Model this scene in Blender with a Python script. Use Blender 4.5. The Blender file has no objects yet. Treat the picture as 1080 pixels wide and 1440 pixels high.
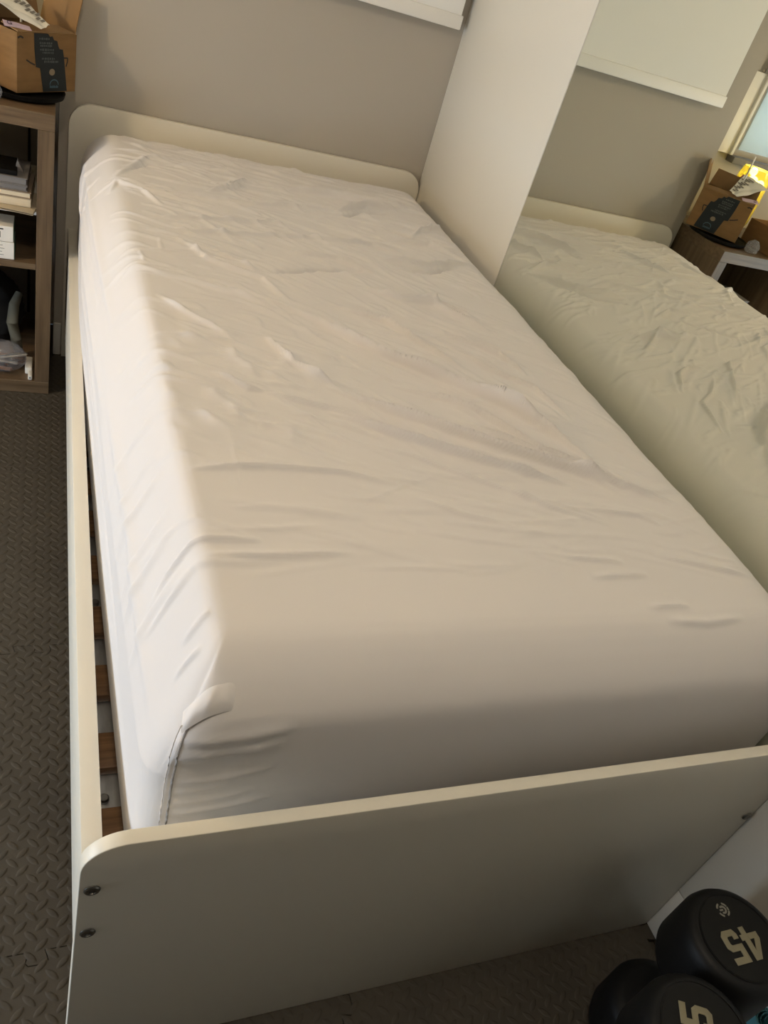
import bpy, bmesh, math, random
import numpy as np
from mathutils import Vector, Matrix
from mathutils.bvhtree import BVHTree
random.seed(7)
rng = np.random.default_rng(11)
scene = bpy.context.scene
COL = scene.collection

# ------------------------------------------------------------------ light settings
CR = 3.0                              # depth of the sheet creases
WIN = (-0.22, 1.15, 0.15, 0.90)       # left window: y range, z range
CEIL = (-0.10, -0.06)
FLAMP = (-1.15, 1.17, 1.30)
P_CEIL, P_FLOOR, P_GLASS, P_WIN, P_WIN2, EXPO = 14.5, 25, 0.25, 34, 6, 0.28

# ------------------------------------------------------------------ helpers
def link(o, parent=None, local=False):
    COL.objects.link(o)
    if parent is not None:
        o.parent = parent
        if parent.type == 'EMPTY' and not local:        # shapes are given in world measures
            o.matrix_parent_inverse = parent.matrix_basis.inverted()
    return o

def tag(o, label=None, cat=None, group=None, kind=None):
    if label: o['label'] = label
    if cat: o['category'] = cat
    if group: o['group'] = group
    if kind: o['kind'] = kind
    return o

def empty(name, loc=(0, 0, 0), rz=0.0, label=None, cat=None, group=None):
    o = bpy.data.objects.new(name, None)
    o.empty_display_size = 0.05
    o.location = loc
    o.rotation_euler = (0, 0, rz)
    link(o)
    return tag(o, label, cat, group)

class MB:
    """collects shapes into one bmesh"""
    def __init__(self):
        self.bm = bmesh.new()
    def box(self, lo, hi, bevel=0.0, seg=2, mat=None):
        b = bmesh.new()
        bmesh.ops.create_cube(b, size=1.0)
        s = [hi[i] - lo[i] for i in range(3)]
        c = [(hi[i] + lo[i]) / 2 for i in range(3)]
        for v in b.verts:
            v.co = Vector((v.co.x * s[0] + c[0], v.co.y * s[1] + c[1], v.co.z * s[2] + c[2]))
        if bevel > 0:
            bmesh.ops.bevel(b, geom=b.edges[:], offset=bevel, segments=seg, affect='EDGES', profile=0.5)
        self.merge(b, mat)
        return self
    def merge(self, b, mat=None):
        if mat is not None:
            bmesh.ops.transform(b, matrix=mat, verts=b.verts)
        me = bpy.data.meshes.new('tmp')
        b.to_mesh(me); b.free()
        self.bm.from_mesh(me)
        bpy.data.meshes.remove(me)
    def lathe(self, prof, n=48, mat=None):
        """profile [(r,z)], spun about z"""
        b = bmesh.new()
        rings = []
        for r, z in prof:
            if r < 1e-6:
                rings.append([b.verts.new((0, 0, z))])
            else:
                rings.append([b.verts.new((r * math.cos(2 * math.pi * k / n), r * math.sin(2 * math.pi * k / n), z)) for k in range(n)])
        for A, B in zip(rings[:-1], rings[1:]):
            for k in range(n):
                k2 = (k + 1) % n
                if len(A) == 1 and len(B) == 1: continue
                if len(A) == 1: b.faces.new((A[0], B[k2], B[k]))
                elif len(B) == 1: b.faces.new((A[k], A[k2], B[0]))
                else: b.faces.new((A[k], A[k2], B[k2], B[k]))
        bmesh.ops.recalc_face_normals(b, faces=b.faces[:])
        self.merge(b, mat)
        return self
    def prism(self, poly, z0, z1, mat=None, bevel=0.0):
        """extrude a closed 2-D outline from z0 to z1"""
        b = bmesh.new()
        lo = [b.verts.new((p[0], p[1], z0)) for p in poly]
        hi = [b.verts.new((p[0], p[1], z1)) for p in poly]
        b.faces.new(lo[::-1])
        top = b.faces.new(hi)
        n = len(poly)
        for i in range(n):
            j = (i + 1) % n
            b.faces.new((lo[i], lo[j], hi[j], hi[i]))
        bmesh.ops.recalc_face_normals(b, faces=b.faces[:])
        if bevel > 0:
            es = [e for e in b.edges if len(e.link_faces) == 2 and e.calc_face_angle(0) > 1.0 and abs(e.verts[0].co.z - e.verts[1].co.z) < 1e-6]
            bmesh.ops.bevel(b, geom=es, offset=bevel, segments=3, affect='EDGES', profile=0.5)
        self.merge(b, mat)
        return self
    def tube(self, pts, r, n=10):
        b = bmesh.new()
        pts = [Vector(p) for p in pts]
        rs = r if isinstance(r, (list, tuple)) else [r] * len(pts)
        rings = []
        up = Vector((0, 0, 1))
        for i, p in enumerate(pts):
            d = (pts[min(i + 1, len(pts) - 1)] - pts[max(i - 1, 0)]).normalized()
            a = d.cross(up)
            if a.length < 1e-3: a = d.cross(Vector((1, 0, 0)))
            a.normalize(); c = d.cross(a)
            rings.append([b.verts.new(p + rs[i] * (math.cos(2 * math.pi * k / n) * a + math.sin(2 * math.pi * k / n) * c)) for k in range(n)])
        for A, B in zip(rings[:-1], rings[1:]):
            for k in range(n):
                b.faces.new((A[k], A[(k + 1) % n], B[(k + 1) % n], B[k]))
        b.faces.new(rings[0][::-1]); b.faces.new(rings[-1])
        bmesh.ops.recalc_face_normals(b, faces=b.faces[:])
        self.merge(b)
        return self
    def build(self, name, material, parent=None, smooth=True, angle=35, local=False):
        me = bpy.data.meshes.new(name)
        if smooth:
            for f in self.bm.faces: f.smooth = True
            for e in self.bm.edges:
                if len(e.link_faces) == 2 and e.calc_face_angle(0) > math.radians(angle):
                    e.smooth = False
        self.bm.to_mesh(me); self.bm.free()
        me.materials.append(material)
        return link(bpy.data.objects.new(name, me), parent, local)

def pydata(name, verts, faces, material, parent=None, smooth=True):
    me = bpy.data.meshes.new(name)
    me.from_pydata([tuple(map(float, v)) for v in verts], [], [tuple(map(int, f)) for f in faces])
    me.validate(); me.update()
    if smooth:
        me.polygons.foreach_set('use_smooth', [True] * len(me.polygons))
    me.materials.append(material)
    return link(bpy.data.objects.new(name, me), parent)

def rounded_rect(x0, z0, x1, z1, r, corners=('tl', 'tr'), n=12):
    """outline, counter-clockwise from lower left"""
    pts = []
    def arc(cx, cz, a0):
        for k in range(n + 1):
            a = a0 + math.pi / 2 * k / n
            pts.append((cx + r * math.cos(a), cz + r * math.sin(a)))
    if 'bl' in corners: arc(x0 + r, z0 + r, math.pi)
    else: pts.append((x0, z0))
    if 'br' in corners: arc(x1 - r, z0 + r, -math.pi / 2)
    else: pts.append((x1, z0))
    if 'tr' in corners: arc(x1 - r, z1 - r, 0)
    else: pts.append((x1, z1))
    if 'tl' in corners: arc(x0 + r, z1 - r, math.pi / 2)
    else: pts.append((x0, z1))
    return pts

XZ = lambda y: Matrix(((1, 0, 0, 0), (0, 0, -1, y), (0, 1, 0, 0), (0, 0, 0, 1)))   # (x,y,z)->(x, y0 - z, y)

# ------------------------------------------------------------------ materials
def mat(name, col, rough=0.5, spec=0.5, metal=0.0, noise=None, bump=None, sheen=0.0, coat=0.0):
    m = bpy.data.materials.new(name); m.use_nodes = True
    nt = m.node_tree; b = nt.nodes['Principled BSDF']
    b.inputs['Base Color'].default_value = (*col, 1)
    b.inputs['Roughness'].default_value = rough
    b.inputs['Specular IOR Level'].default_value = spec
    b.inputs['Metallic'].default_value = metal
    if sheen:
        b.inputs['Sheen Weight'].default_value = sheen
    if coat:
        b.inputs['Coat Weight'].default_value = coat
    tc = nt.nodes.new('ShaderNodeTexCoord')
    if noise:                              # (scale xyz, amount, detail)
        sc, amt, det = noise
        mp = nt.nodes.new('ShaderNodeMapping'); mp.inputs['Scale'].default_value = sc
        nz = nt.nodes.new('ShaderNodeTexNoise'); nz.inputs['Scale'].default_value = 1.0; nz.inputs['Detail'].default_value = det
        mx = nt.nodes.new('ShaderNodeMix'); mx.data_type = 'RGBA'
        mx.inputs[6].default_value = (*[c * (1 - amt) for c in col], 1)
        mx.inputs[7].default_value = (*[min(1, c * (1 + amt)) for c in col], 1)
        rp = nt.nodes.new('ShaderNodeMapRange'); rp.inputs[1].default_value = 0.3; rp.inputs[2].default_value = 0.7
        nt.links.new(tc.outputs['Object'], mp.inputs['Vector'])
        nt.links.new(mp.outputs['Vector'], nz.inputs['Vector'])
        nt.links.new(nz.outputs[0], rp.inputs[0])
        nt.links.new(rp.outputs[0], mx.inputs[0])
        nt.links.new(mx.outputs[2], b.inputs['Base Color'])
    if bump:                               # (scale, strength, distance)
        sc, st, di = bump
        nz2 = nt.nodes.new('ShaderNodeTexNoise'); nz2.inputs['Scale'].default_value = sc; nz2.inputs['Detail'].default_value = 4
        bp = nt.nodes.new('ShaderNodeBump'); bp.inputs['Strength'].default_value = st; bp.inputs['Distance'].default_value = di
        nt.links.new(tc.outputs['Object'], nz2.inputs['Vector'])
        nt.links.new(nz2.outputs[0], bp.inputs['Height'])
        nt.links.new(bp.outputs[0], b.inputs['Normal'])
    return m

def wood(name, dark, light, scale):
    """stretched grain in object space"""
    m = bpy.data.materials.new(name); m.use_nodes = True
    nt = m.node_tree; b = nt.nodes['Principled BSDF']
    b.inputs['Roughness'].default_value = 0.45
    tc = nt.nodes.new('ShaderNodeTexCoord'); mp = nt.nodes.new('ShaderNodeMapping'); mp.inputs['Scale'].default_value = scale
    n1 = nt.nodes.new('ShaderNodeTexNoise'); n1.inputs['Scale'].default_value = 1; n1.inputs['Detail'].default_value = 6; n1.inputs['Roughness'].default_value = 0.65
    cr = nt.nodes.new('ShaderNodeValToRGB')
    cr.color_ramp.elements[0].position = 0.32; cr.color_ramp.elements[0].color = (*dark, 1)
    cr.color_ramp.elements[1].position = 0.68; cr.color_ramp.elements[1].color = (*light, 1)
    nt.links.new(tc.outputs['Object'], mp.inputs['Vector']); nt.links.new(mp.outputs[0], n1.inputs['Vector'])
    nt.links.new(n1.outputs[0], cr.inputs[0]); nt.links.new(cr.outputs[0], b.inputs['Base Color'])
    return m

def glassy(name, col, transp, rough=0.08):
    m = bpy.data.materials.new(name); m.use_nodes = True
    nt = m.node_tree; out = nt.nodes['Material Output']
    b = nt.nodes['Principled BSDF']
    b.inputs['Base Color'].default_value = (*col, 1); b.inputs['Roughness'].default_value = rough
    t = nt.nodes.new('ShaderNodeBsdfTransparent'); t.inputs[0].default_value = (*[c ** 0.25 for c in col], 1)
    mx = nt.nodes.new('ShaderNodeMixShader'); mx.inputs[0].default_value = transp
    nt.links.new(b.outputs[0], mx.inputs[1]); nt.links.new(t.outputs[0], mx.inputs[2]); nt.links.new(mx.outputs[0], out.inputs[0])
    return m

def emit(name, col, s):
    m = bpy.data.materials.new(name); m.use_nodes = True
    b = m.node_tree.nodes['Principled BSDF']
    b.inputs['Base Color'].default_value = (*col, 1)
    b.inputs['Emission Color'].default_value = (*col, 1); b.inputs['Emission Strength'].default_value = s
    return m

M = {}
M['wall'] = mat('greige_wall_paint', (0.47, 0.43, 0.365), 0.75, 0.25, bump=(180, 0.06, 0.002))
M['wall_lowbounce'] = mat('bounce_cutting_dark_wall', (0.13, 0.115, 0.10), 0.8, 0.2)  # invented dark tone for the unseen walls, keeps bounced light low
M['ceil'] = mat('ceiling_paint', (0.60, 0.58, 0.53), 0.9, 0.2)
M['trimw'] = mat('white_trim_paint', (0.78, 0.76, 0.70), 0.5, 0.4)
M['bed'] = mat('white_foil_board', (0.82, 0.775, 0.665), 0.38, 0.45, bump=(320, 0.03, 0.001))
M['door'] = mat('white_wardrobe_foil', (0.80, 0.775, 0.70), 0.32, 0.5, bump=(300, 0.02, 0.001))
M['sheet'] = mat('white_cotton_jersey', (0.80, 0.765, 0.745), 0.85, 0.15, sheen=0.15, bump=(900, 0.10, 0.0006))
M['seam'] = mat('sheet_seam_thread', (0.42, 0.40, 0.39), 0.9, 0.1)
M['mirror'] = mat('silvered_mirror', (0.82, 0.84, 0.75), 0.0, 0.5, 1.0)
M['edge'] = mat('dark_mirror_edge', (0.05, 0.055, 0.05), 0.4)
M['foam'] = mat('dark_foam_rubber', (0.066, 0.056, 0.042), 0.72, 0.35, bump=(400, 0.08, 0.001), noise=((6, 6, 6), 0.12, 3))
M['slab'] = mat('subfloor_concrete', (0.12, 0.11, 0.10), 0.9)
M['slat'] = wood('brown_slat_wood', (0.15, 0.075, 0.03), (0.30, 0.16, 0.07), (6, 120, 120))
M['steel'] = mat('galvanised_steel', (0.55, 0.56, 0.56), 0.38, 0.5, 0.9, noise=((90, 20, 90), 0.2, 3))
M['screw'] = mat('dark_steel_screw', (0.25, 0.24, 0.22), 0.35, 0.5, 1.0)
M['woodh'] = wood('greybrown_walnut_across', (0.095, 0.060, 0.032), (0.185, 0.125, 0.070), (5, 60, 90))
M['woodv'] = wood('greybrown_walnut_upright', (0.095, 0.060, 0.032), (0.185, 0.125, 0.070), (90, 60, 4))
M['card'] = mat('brown_cardboard', (0.25, 0.145, 0.062), 0.8, 0.15, noise=((14, 14, 60), 0.1, 3))
M['cardin'] = mat('cardboard_inner', (0.29, 0.18, 0.088), 0.85, 0.1)
M['ink'] = mat('black_box_print', (0.02, 0.017, 0.015), 0.7)
M['tape'] = mat('dark_parcel_tape', (0.016, 0.021, 0.024), 0.5, 0.3)
M['tapetext'] = mat('grey_tape_print', (0.085, 0.095, 0.095), 0.6)
M['tapeblue'] = mat('blue_tape_print', (0.06, 0.12, 0.16), 0.6)
M['badge'] = mat('beige_badge_print', (0.26, 0.20, 0.13), 0.6)
M['paper'] = mat('white_label_paper', (0.80, 0.77, 0.69), 0.7, 0.2)
M['greyprint'] = mat('grey_label_print', (0.22, 0.20, 0.17), 0.7)
M['lilac'] = mat('lilac_label_paper', (0.60, 0.46, 0.55), 0.7)
M['purpleink'] = mat('dark_purple_ink', (0.06, 0.03, 0.08), 0.7)
M['black'] = mat('black_plastic', (0.006, 0.0055, 0.005), 0.7, 0.15)
M['rubber'] = mat('black_urethane', (0.006, 0.006, 0.0062), 0.5, 0.28, bump=(500, 0.05, 0.0005))
M['face'] = mat('matte_black_cap', (0.009, 0.0088, 0.008), 0.6, 0.25)
M['gold'] = mat('pale_gold_number', (0.27, 0.24, 0.15), 0.45, 0.5)
M['greylogo'] = mat('pale_grey_emblem', (0.25, 0.24, 0.20), 0.5)
M['chrome'] = mat('brushed_chrome', (0.6, 0.6, 0.6), 0.25, 0.5, 1.0)
M['blind'] = mat('white_blind_fabric', (0.93, 0.925, 0.89), 0.8, 0.2, bump=(700, 0.05, 0.0006))
M['hem'] = mat('white_blind_hem_bar', (0.93, 0.91, 0.86), 0.5)
M['bluewhite'] = mat('blue_white_blind', (0.72, 0.80, 0.82), 0.8)
_nt = M['bluewhite'].node_tree
_tr = _nt.nodes.new('ShaderNodeBsdfTranslucent'); _tr.inputs[0].default_value = (0.72, 0.80, 0.82, 1)
_mx = _nt.nodes.new('ShaderNodeMixShader'); _mx.inputs[0].default_value = 0.5
_nt.links.new(_nt.nodes['Principled BSDF'].outputs[0], _mx.inputs[1]); _nt.links.new(_tr.outputs[0], _mx.inputs[2]); _nt.links.new(_mx.outputs[0], _nt.nodes['Material Output'].inputs[0])
M['green'] = mat('dark_green_card', (0.012, 0.045, 0.018), 0.6)
M['cream'] = mat('cream_page_edges', (0.72, 0.62, 0.45), 0.8, noise=((2, 2, 900), 0.10, 2))
M['bookgrey'] = mat('grey_book_cover', (0.20, 0.19, 0.185), 0.6)
M['booktaupe'] = mat('taupe_book_cover', (0.30, 0.235, 0.17), 0.6)
M['bookdark'] = mat('charcoal_book_cover', (0.12, 0.115, 0.115), 0.6)
M['booklet'] = mat('beige_booklet_cover', (0.50, 0.43, 0.32), 0.6)
M['whitebox'] = mat('white_carton', (0.82, 0.79, 0.73), 0.6)
M['cable'] = mat('black_cable_sheath', (0.01, 0.01, 0.01), 0.5)
M['clear'] = glassy('clear_plastic_film', (0.62, 0.62, 0.65), 0.80)
M['fabricdark'] = mat('dark_bag_fabric', (0.02, 0.019, 0.018), 0.9)
M['olive'] = mat('olive_strap_fabric', (0.12, 0.115, 0.085), 0.85)
M['plug'] = mat('white_plug_plastic', (0.80, 0.77, 0.70), 0.35)
M['brownbar'] = mat('brown_wrapper', (0.30, 0.16, 0.09), 0.35)
M['silver'] = mat('silver_foil_wrapper', (0.75, 0.72, 0.66), 0.28, 0.5, 0.8)
M['glass'] = glassy('window_glass', (0.96, 0.98, 0.98), 0.92, 0.02)
M['yglass'] = glassy('yellow_lamp_glass', (0.80, 0.70, 0.16), 0.5, 0.2)
M['bulb'] = emit('warm_bulb', (1.0, 0.88, 0.55), 14)
M['lampon'] = emit('warm_ceiling_diffuser', (1.0, 0.83, 0.58), 5)
M['shade'] = mat('cream_lamp_shade', (0.80, 0.70, 0.52), 0.8)
M['pinkprint'] = mat('pink_glass_paint', (0.55, 0.26, 0.30), 0.5)
M['blueprint'] = mat('blue_glass_paint', (0.06, 0.16, 0.33), 0.5)
M['purpleprint'] = mat('purple_glass_paint', (0.24, 0.12, 0.28), 0.5)
M['teal'] = mat('teal_cloth', (0.12, 0.33, 0.36), 0.9)
M['core'] = mat('mattress_ticking', (0.75, 0.73, 0.70), 0.9)

# ------------------------------------------------------------------ measures (metres; x across the bed, y towards its head, z up)
W = 1.0265            # bed width
YH = 1.967            # front of headboard
YW = 1.986            # head wall
XM = 1.0285           # front of wardrobe doors and mirror
XA = -0.024           # where the head wall ends and the alcove starts
YA = 2.20             # back of the alcove
XL, XR, YF, ZC = -1.75, 1.66, -3.40, 2.50

# ------------------------------------------------------------------ setting
def struct(o): return tag(o, kind='structure')

struct(MB().box((XA, YW, -0.012), (XR, YA + 0.1, ZC)).build('wall_back', M['wall'], smooth=False))
struct(MB().box((XL - 0.1, YA, -0.012), (XA, YA + 0.1, 1.02)).box((XL - 0.1, YA, 1.95), (XA, YA + 0.1, ZC))
       .box((-0.300, YA, 1.02), (XA, YA + 0.1, 1.95)).box((XL - 0.1, YA, 1.02), (-1.05, YA + 0.1, 1.95)).build('wall_alcove', M['wall'], smooth=False))
struct(MB().box((XR, YF, -0.012), (XR + 0.1, YA, ZC)).build('wall_right', M['wall_lowbounce'], smooth=False))
struct(MB().box((XL, YF - 0.1, -0.012), (XR, YF, ZC)).build('wall_front', M['wall_lowbounce'], smooth=False))
struct(MB().box((XL - 0.1, YF - 0.1, ZC), (XR + 0.1, YA + 0.1, ZC + 0.1)).build('ceiling', M['ceil'], smooth=False))
# left wall with a window opening
WY0, WY1, WZ0, WZ1 = WIN
struct(MB().box((XL - 0.1, YF, -0.012), (XL, WY0, ZC)).box((XL - 0.1, WY1, -0.012), (XL, YA, ZC))
       .box((XL - 0.1, WY0, -0.012), (XL, WY1, WZ0)).box((XL - 0.1, WY0, WZ1), (XL, WY1, ZC)).build('wall_left', M['wall'], smooth=False))
wf = MB()
t = 0.05
wf.box((XL - 0.08, WY0, WZ0), (XL - 0.02, WY0 + t, WZ1), 0.004).box((XL - 0.08, WY1 - t, WZ0), (XL - 0.02, WY1, WZ1), 0.004)
wf.box((XL - 0.08, WY0, WZ0), (XL - 0.02, WY1, WZ0 + t), 0.004).box((XL - 0.08, WY0, WZ1 - t), (XL - 0.02, WY1, WZ1), 0.004)
w1 = struct(wf.build('window_1', M['trimw']))
MB().box((XL - 0.055, WY0 + t, WZ0 + t), (XL - 0.049, WY1 - t, WZ1 - t)).build('pane', M['glass'], w1)
# alcove window, seen only in the mirror: white casing, blind, sill
wf = MB()
wf.box((-0.255, YA - 0.018, 1.0), (-0.15, YA - 0.0005, 1.275), 0.003).box((-0.262, YA - 0.03, 1.0), (-0.248, YA - 0.0005, 1.95), 0.003)
wf.box((-1.05, YA - 0.018, 1.95), (-0.15, YA - 0.0005, 2.03), 0.003).box((-1.05, YA - 0.018, 1.0), (-0.97, YA - 0.0005, 1.95), 0.003)
w2 = struct(wf.build('window_2', M['trimw']))
MB().box((-0.97, YA + 0.05, 1.02), (-0.301, YA + 0.056, 1.95)).build('pane', M['glass'], w2)
MB().box((-1.0, YA - 0.045, 0.975), (-0.262, YA - 0.0005, 1.0), 0.004).build('window_sill', M['bookgrey'], w2)
struct(MB().box((XA, YW - 0.010, 0.0), (-0.003, YW - 0.0003, 0.106), 0.002).build('baseboard_back', M['trimw']))

# ------------------------------------------------------------------ foam floor tiles with raised diamond pattern
TS = 0.61
def side_teeth(n=9, depth=0.020):
    """jigsaw line along +s from 0 to TS, offsets to one side (dovetail tabs)"""
    pts = [(0.0, 0.0)]
    per = TS / n
    for k in range(n):
        c = (k + 0.5) * per
        a, b_ = per * 0.17, per * 0.235
        pts += [(c - a, 0.0), (c - b_, depth * 0.75), (c - b_ + 0.004, depth), (c + b_ - 0.004, depth), (c + b_, depth * 0.75), (c + a, 0.0)]
    return pts
def tile_outline():
    T = side_teeth()
    g = 0.0006
    out = []
    out += [(s + 0, -d + 0.0) for s, d in T]                     # front edge: tabs stick out towards -y
    out += [(TS + d, s) for s, d in T]                           # right edge: tabs towards +x
    out += [(TS - s, TS - d) for s, d in T]                      # back edge: sockets
    out += [(d, TS - s) for s, d in T]                           # left edge: sockets
    res = []
    for p in out:
        if not res or (abs(p[0] - res[-1][0]) + abs(p[1] - res[-1][1])) > 1e-6: res.append(p)
    if (abs(res[0][0] - res[-1][0]) + abs(res[0][1] - res[-1][1])) < 1e-6: res.pop()
    cx = cy = TS / 2
    return res
def inset_poly(poly, g):
    n = len(poly); res = []
    for i in range(n):
        a, b_, c = Vector(poly[i - 1]), Vector(poly[i]), Vector(poly[(i + 1) % n])
        e1, e2 = (b_ - a).normalized(), (c - b_).normalized()
        n1, n2 = Vector((-e1.y, e1.x)), Vector((-e2.y, e2.x))
        m = (n1 + n2)
        m = m / max(m.dot(n1), 0.35) if m.length > 1e-6 else n1
        res.append(tuple(b_ + m * g))
    return res
def tile_mesh():
    mb = MB()
    poly = inset_poly(tile_outline(), 0.0007)
    mb.prism(poly, -0.012, -0.0012)
    pc, pr_ = TS / 40, TS / 20
    b = bmesh.new()
    Lh, Wd, H = 0.0128, 0.0050, 0.0010
    no = 10
    shp = []
    for k in range(no):
        t_ = 2 * math.pi * k / no
        c_, s_ = math.cos(t_), math.sin(t_)
        shp.append((Lh * c_, Wd * math.copysign(abs(s_) ** 1.3, s_)))
    for i in range(40):
        for j in range(20):
            cx, cy = (i + 0.5) * pc, (j + (0.27 if i % 2 else 0.77)) * pr_
            an = math.radians(44 if i % 2 else -44)
            ca, sa = math.cos(an), math.sin(an)
            lo, mi, hi = [], [], []
            for x, y in shp:
                for lst, sc, z in ((lo, 1.0, -0.0012), (mi, 0.80, -0.0012 + H * 0.75), (hi, 0.45, -0.0012 + H)):
                    X, Y = x * sc, y * sc
                    lst.append(b.verts.new((cx + X * ca - Y * sa, cy + X * sa + Y * ca, z)))
            for k in range(no):
                k2 = (k + 1) % no
                b.faces.new((lo[k], lo[k2], mi[k2], mi[k])); b.faces.new((mi[k], mi[k2], hi[k2], hi[k]))
            b.faces.new(hi)
    mb.merge(b)
    return mb
tile0 = tile_mesh().build('foam_floor_tile', M['foam'], angle=60)
tile_me = tile0.data
bpy.data.objects.remove(tile0)
cells = [(-0.206, -0.455, 'dark brown foam floor tile beside the footboard, in the lower left corner with the jigsaw seam'),
         (-0.206, 0.155, 'dark brown diamond-pattern foam floor tile along the nearest stretch of the side rail'),
         (-0.206, 0.765, 'dark brown diamond-pattern foam floor tile along the middle of the side rail'),
         (-0.206, 1.375, 'dark brown foam floor tile that the wooden shelf unit stands on'),
         (0.404, -0.455, 'dark foam floor tile in shadow below the footboard, under the black dumbbells')]
for cx, cy, lab in cells:
    o = bpy.data.objects.new('foam_floor_tile', tile_me)
    o.location = (cx, cy, 0); link(o)
    tag(o, lab, 'floor mat', 'interlocking foam floor tiles')
seen = {(c[0], c[1]) for c in cells}
fl = MB().box((XL, YF, -0.10), (XR, YA, -0.0125))
for cx in (-1.426, -0.816, -0.206, 0.404, 1.014):
    for cy in (-1.675, -1.065, -0.455, 0.155, 0.765, 1.375):
        if (cx, cy) not in seen:
            fl.box((cx + 0.018, cy + 0.001, -0.0123), (min(cx + 0.609, XR), cy + 0.591, -0.0015))
struct(fl.build('floor', M['foam'], smooth=False))

# ------------------------------------------------------------------ wardrobe with mirror along the right side of the bed
wd = empty('wardrobe', (XM, 0.7, 0), 0, 'tall white fitted wardrobe with a big mirror along the right of the bed', 'wardrobe')
def wchild(mb, name, m, parent=wd, **k):
    return mb.build(name, m, parent, **k)
wchild(MB().box((XM + 0.021, -1.30, 0.0), (XR - 0.002, YW - 0.002, ZC - 0.002)), 'carcass', M['door'], smooth=False)
wchild(MB().box((XM, 1.3415, 0.128), (XM + 0.020, YW - 0.0015, 2.44), 0.0015), 'door', M['door'])
wchild(MB().box((XM, -0.62, 0.128), (XM + 0.020, 0.017, 2.44), 0.0015), 'door', M['door'])
wchild(MB().box((XM, -1.29, 0.128), (XM + 0.020, -0.623, 2.44), 0.0015), 'door', M['door'])
md = wchild(MB().box((XM + 0.0045, 0.020, 0.128), (XM + 0.020, 1.3385, 2.44)), 'mirror_door', M['edge'], smooth=False)
mg = MB().box((XM, 0.021, 0.129), (XM + 0.004, 1.3375, 2.439), 0.0006, 1).build('mirror_glass', M['mirror'], md)
wchild(MB().box((XM + 0.001, -1.29, 0.0), (XM + 0.02, YW - 0.0015, 0.1245), 0.0015), 'plinth', M['trimw'])

# ------------------------------------------------------------------ bed frame
bed = empty('bed_frame', (0, 0, 0), 0, 'white single bed frame with rounded headboard and footboard and brown slats', 'bed')
TF = 0.0165
MB().prism(rounded_rect(0, 0.0, W, 0.5585, 0.046), -TF, 0.0, XZ(0), 0.0012).build('footboard', M['bed'], bed)
MB().prism(rounded_rect(0, 0.0, W, 0.7535, 0.058), -0.0165, 0.0, XZ(YH), 0.0012).build('headboard', M['bed'], bed)
for x0 in (0.0068, W - 0.0068 - 0.024):
    MB().box((x0, TF + 0.0005, 0.165), (x0 + 0.024, YH - 0.0005, 0.415), 0.0012).build('side_rail', M['bed'], bed)
for x0, x1 in ((0.0313, 0.072), (W - 0.072, W - 0.0313)):
    MB().box((x0, 0.03, 0.2620), (x1, YH - 0.02, 0.2645)).box((x0, 0.03, 0.226), (x0 + 0.0022, YH - 0.02, 0.2622)).build('support_rail', M['steel'], bed, smooth=False)
ys = [0.178] + [0.303 + 0.1315 * k for k in range(13)]
for yc in ys:
    MB().box((0.0330, yc - 0.031, 0.2655), (W - 0.0330, yc + 0.031, 0.2835), 0.002).build('slat', M['slat'], bed)
for yc in (0.232, 0.62, 1.01, 1.40):
    MB().lathe([(0, 0.2650), (0.0075, 0.2650), (0.0075, 0.2700), (0.0055, 0.2725), (0, 0.2725)], 20, Matrix.Translation((0.046, yc, 0))).build('bolt', M['screw'], bed)
SCREWS = [(0.0135, 0.478), (0.0135, 0.382), (W - 0.0125, 0.478), (W - 0.0125, 0.378)]
for sx, sz in SCREWS:
    prof = [(0, 0.0004), (0.0085, 0.0004), (0.0085, 0.0016), (0.0072, 0.0030), (0.0040, 0.0036), (0.0036, 0.0036), (0.0030, 0.0014), (0, 0.0014)]
    MB().lathe(prof, 28, XZ(0) @ Matrix.Translation((sx, sz, 0))).build('screw', M['screw'], bed)

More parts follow.
